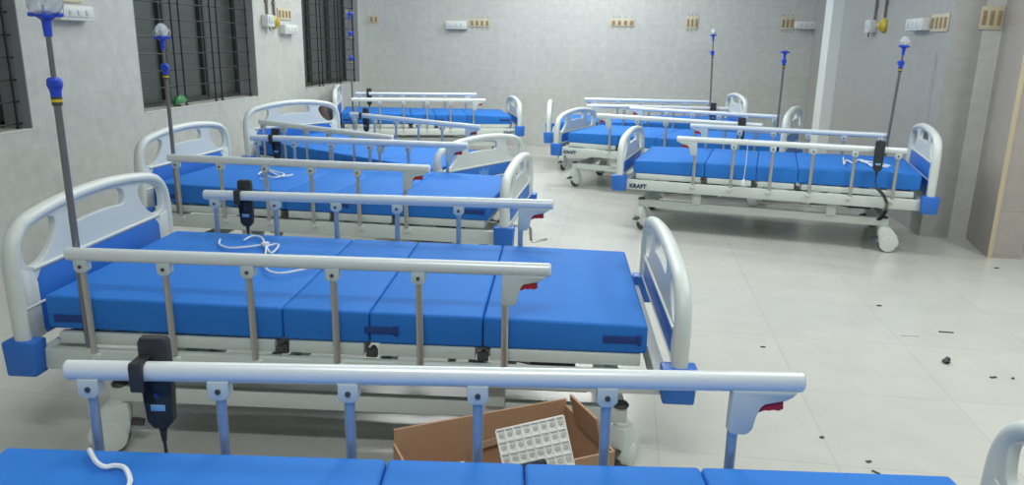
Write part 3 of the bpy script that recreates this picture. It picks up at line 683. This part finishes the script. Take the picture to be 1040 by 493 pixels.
def pipe(axis_x, y, z0, label):
    bm = new_bm(); s = 1 if axis_x < 0 else -1
    add_tube(bm, [(axis_x + s * 0.014, y, z0), (axis_x + s * 0.014, y, CEIL)], 0.011, 10)
    for z in (z0 + 0.12, z0 + 0.6, z0 + 1.1): add_box(bm, (axis_x + s * 0.010, y, z), (0.02, 0.05, 0.018), 0.003)
    tag(obj('conduit_pipe', bm, M['pipe']), label, 'pipe', 'conduit pipes on the walls')
pipe(XL, 7.17, 1.56, 'left conduit pipe of the pair on the left wall above the white junction box')
pipe(XL, 7.32, 1.55, 'right conduit pipe of the pair on the left wall above a yellow fitting')
pipe(XR, 7.70, 1.59, 'left conduit pipe of the pair on the right wall')
pipe(XR, 7.42, 1.61, 'right conduit pipe of the pair on the right wall')
def jbox(x, y, z, s, label):
    t = thing('junction_box', label, 'junction box', (x, y, z), 0, 'junction boxes on the walls')
    bm = new_bm(); add_box(bm, (s * 0.035, 0, 0), (0.07, 0.14, 0.11), 0.008); obj('box_body', bm, M['boxw'], t)
    bm = new_bm(); add_box(bm, (s * 0.073, 0, 0.01), (0.006, 0.10, 0.06), 0.002); obj('box_cover', bm, M['clamp'], t)
    bm = new_bm(); add_tube(bm, [(s * 0.04, 0.0, -0.05), (s * 0.045, 0.01, -0.08), (s * 0.03, 0.05, -0.09)], 0.006, 6); obj('cable', bm, M['dark'], t)
def yfit(x, y, z, s, label):
    t = thing('wall_fitting', label, 'wall fitting', (x, y, z), 0, 'round yellow fittings on the walls')
    bm = new_bm(); add_lathe(bm, [(0, 0), (0.058, 0), (0.062, 0.012), (0.055, 0.03), (0.036, 0.042), (0.03, 0.060), (0.02, 0.064), (0, 0.064)], (0, 0, 0), (s, 0, 0), 20); obj('fitting_body', bm, M['yellow'], t)
    bm = new_bm(); add_lathe(bm, [(0, 0.062), (0.016, 0.062), (0.014, 0.074), (0, 0.075)], (0, 0, 0), (s, 0, 0), 14); obj('fitting_cap', bm, M['beige'], t)
jbox(XL, 7.13, 1.50, 1, 'white junction box on the left wall under a conduit pipe'); yfit(XL, 7.31, 1.49, 1, 'round yellow fitting on the left wall beside a junction box')
jbox(XR, 7.71, 1.54, -1, 'white junction box on the right wall under a conduit pipe'); yfit(XR, 7.41, 1.54, -1, 'round yellow fitting on the right wall beside a junction box')

# ------------------------------------------------------------------ small things
rnd = random.Random(4)
def lump(name, c, s, material, label, cat, amp=0.25, seed=1, sub=3, group=None):
    r = random.Random(seed); bm = new_bm(); bmesh.ops.create_icosphere(bm, subdivisions=sub, radius=1)
    ph = [(Vector((r.uniform(-1, 1), r.uniform(-1, 1), r.uniform(-1, 1))).normalized(), r.uniform(2, 6), r.uniform(0, 6)) for _ in range(7)]
    for v in bm.verts:
        d = 1 + sum(math.sin(v.co.dot(a) * f + p) for a, f, p in ph) / 7 * amp * 2
        v.co = Vector((v.co.x * s[0] * d, v.co.y * s[1] * d, v.co.z * s[2] * d))
    z0 = min(v.co.z for v in bm.verts)
    for v in bm.verts: v.co.z -= z0
    o = obj(name, bm, material); o.location = c; tag(o, label, cat, group); return o
lump('crumpled_bag', (-3.50, 5.69, 0.812), (0.035, 0.085, 0.035), M['green'], 'crumpled green plastic bag on the sill of the middle window', 'bag', 0.4, 3)
lump('brown_sack', (-3.20, 7.84, 0.0), (0.10, 0.13, 0.33), M['brown'], 'dark brown sack standing by the left wall behind the skewed bed headboard', 'sack', 0.15, 5, 4)
def scrap(x, y, l, w, a, label, mt='dark', h=0.004):
    bm = new_bm(); add_prism(bm, [(-l / 2, -w / 2), (l * 0.1, -w * 0.35), (l / 2, -w / 2 + w * 0.3), (l * 0.4, w / 2), (-l * 0.2, w * 0.3), (-l / 2, w / 2)], h, (0, 0, h / 2 + 0.0005), (1, 0, 0), (0, 1, 0))
    o = obj('floor_scrap', bm, M[mt], smooth=False); o.location = (x, y, 0); o.rotation_euler = (0, 0, a); tag(o, label, 'scrap', 'scraps on the floor')
scrap(1.62, 3.824, 0.07, 0.010, 0.0, 'thin dark stick on the open floor at right')
lump('floor_scrap', (1.47, 3.42, 0.0), (0.014, 0.018, 0.012), M['dark'], 'small dark crumpled scrap on the floor below the thin stick', 'scrap', 0.6, 9, 2, 'scraps on the floor')
scrap(1.611, 3.289, 0.03, 0.012, 0.3, 'dark flake on the floor, left one of two near the right edge')
scrap(1.691, 3.294, 0.016, 0.012, 0.9, 'tiny dark flake on the floor nearest the right edge')
scrap(1.412, 4.182, 0.025, 0.016, 0.2, 'dark flake on the floor in front of the near right bed wheel')
scrap(0.878, 2.401, 0.03, 0.008, -0.8, 'dark splinter on the floor beside the end of the nearest mattress')
scrap(0.874, 2.47, 0.018, 0.012, 0.3, 'dark crumb on the floor just above a splinter near the nearest mattress')
scrap(0.686, 3.454, 0.022, 0.010, 0.1, 'dark crumb on the floor right of the second bed footboard')
scrap(0.756, 2.615, 0.016, 0.012, 0.4, 'dark crumb on the floor above the end of the nearest rail')
scrap(2.40, 5.113, 0.03, 0.018, 0.4, 'dark chip on the floor in front of the tiled pillar')
scrap(1.42, 3.74, 0.08, 0.010, 0.05, 'pale plastic sliver on the floor left of the thin stick', 'white')
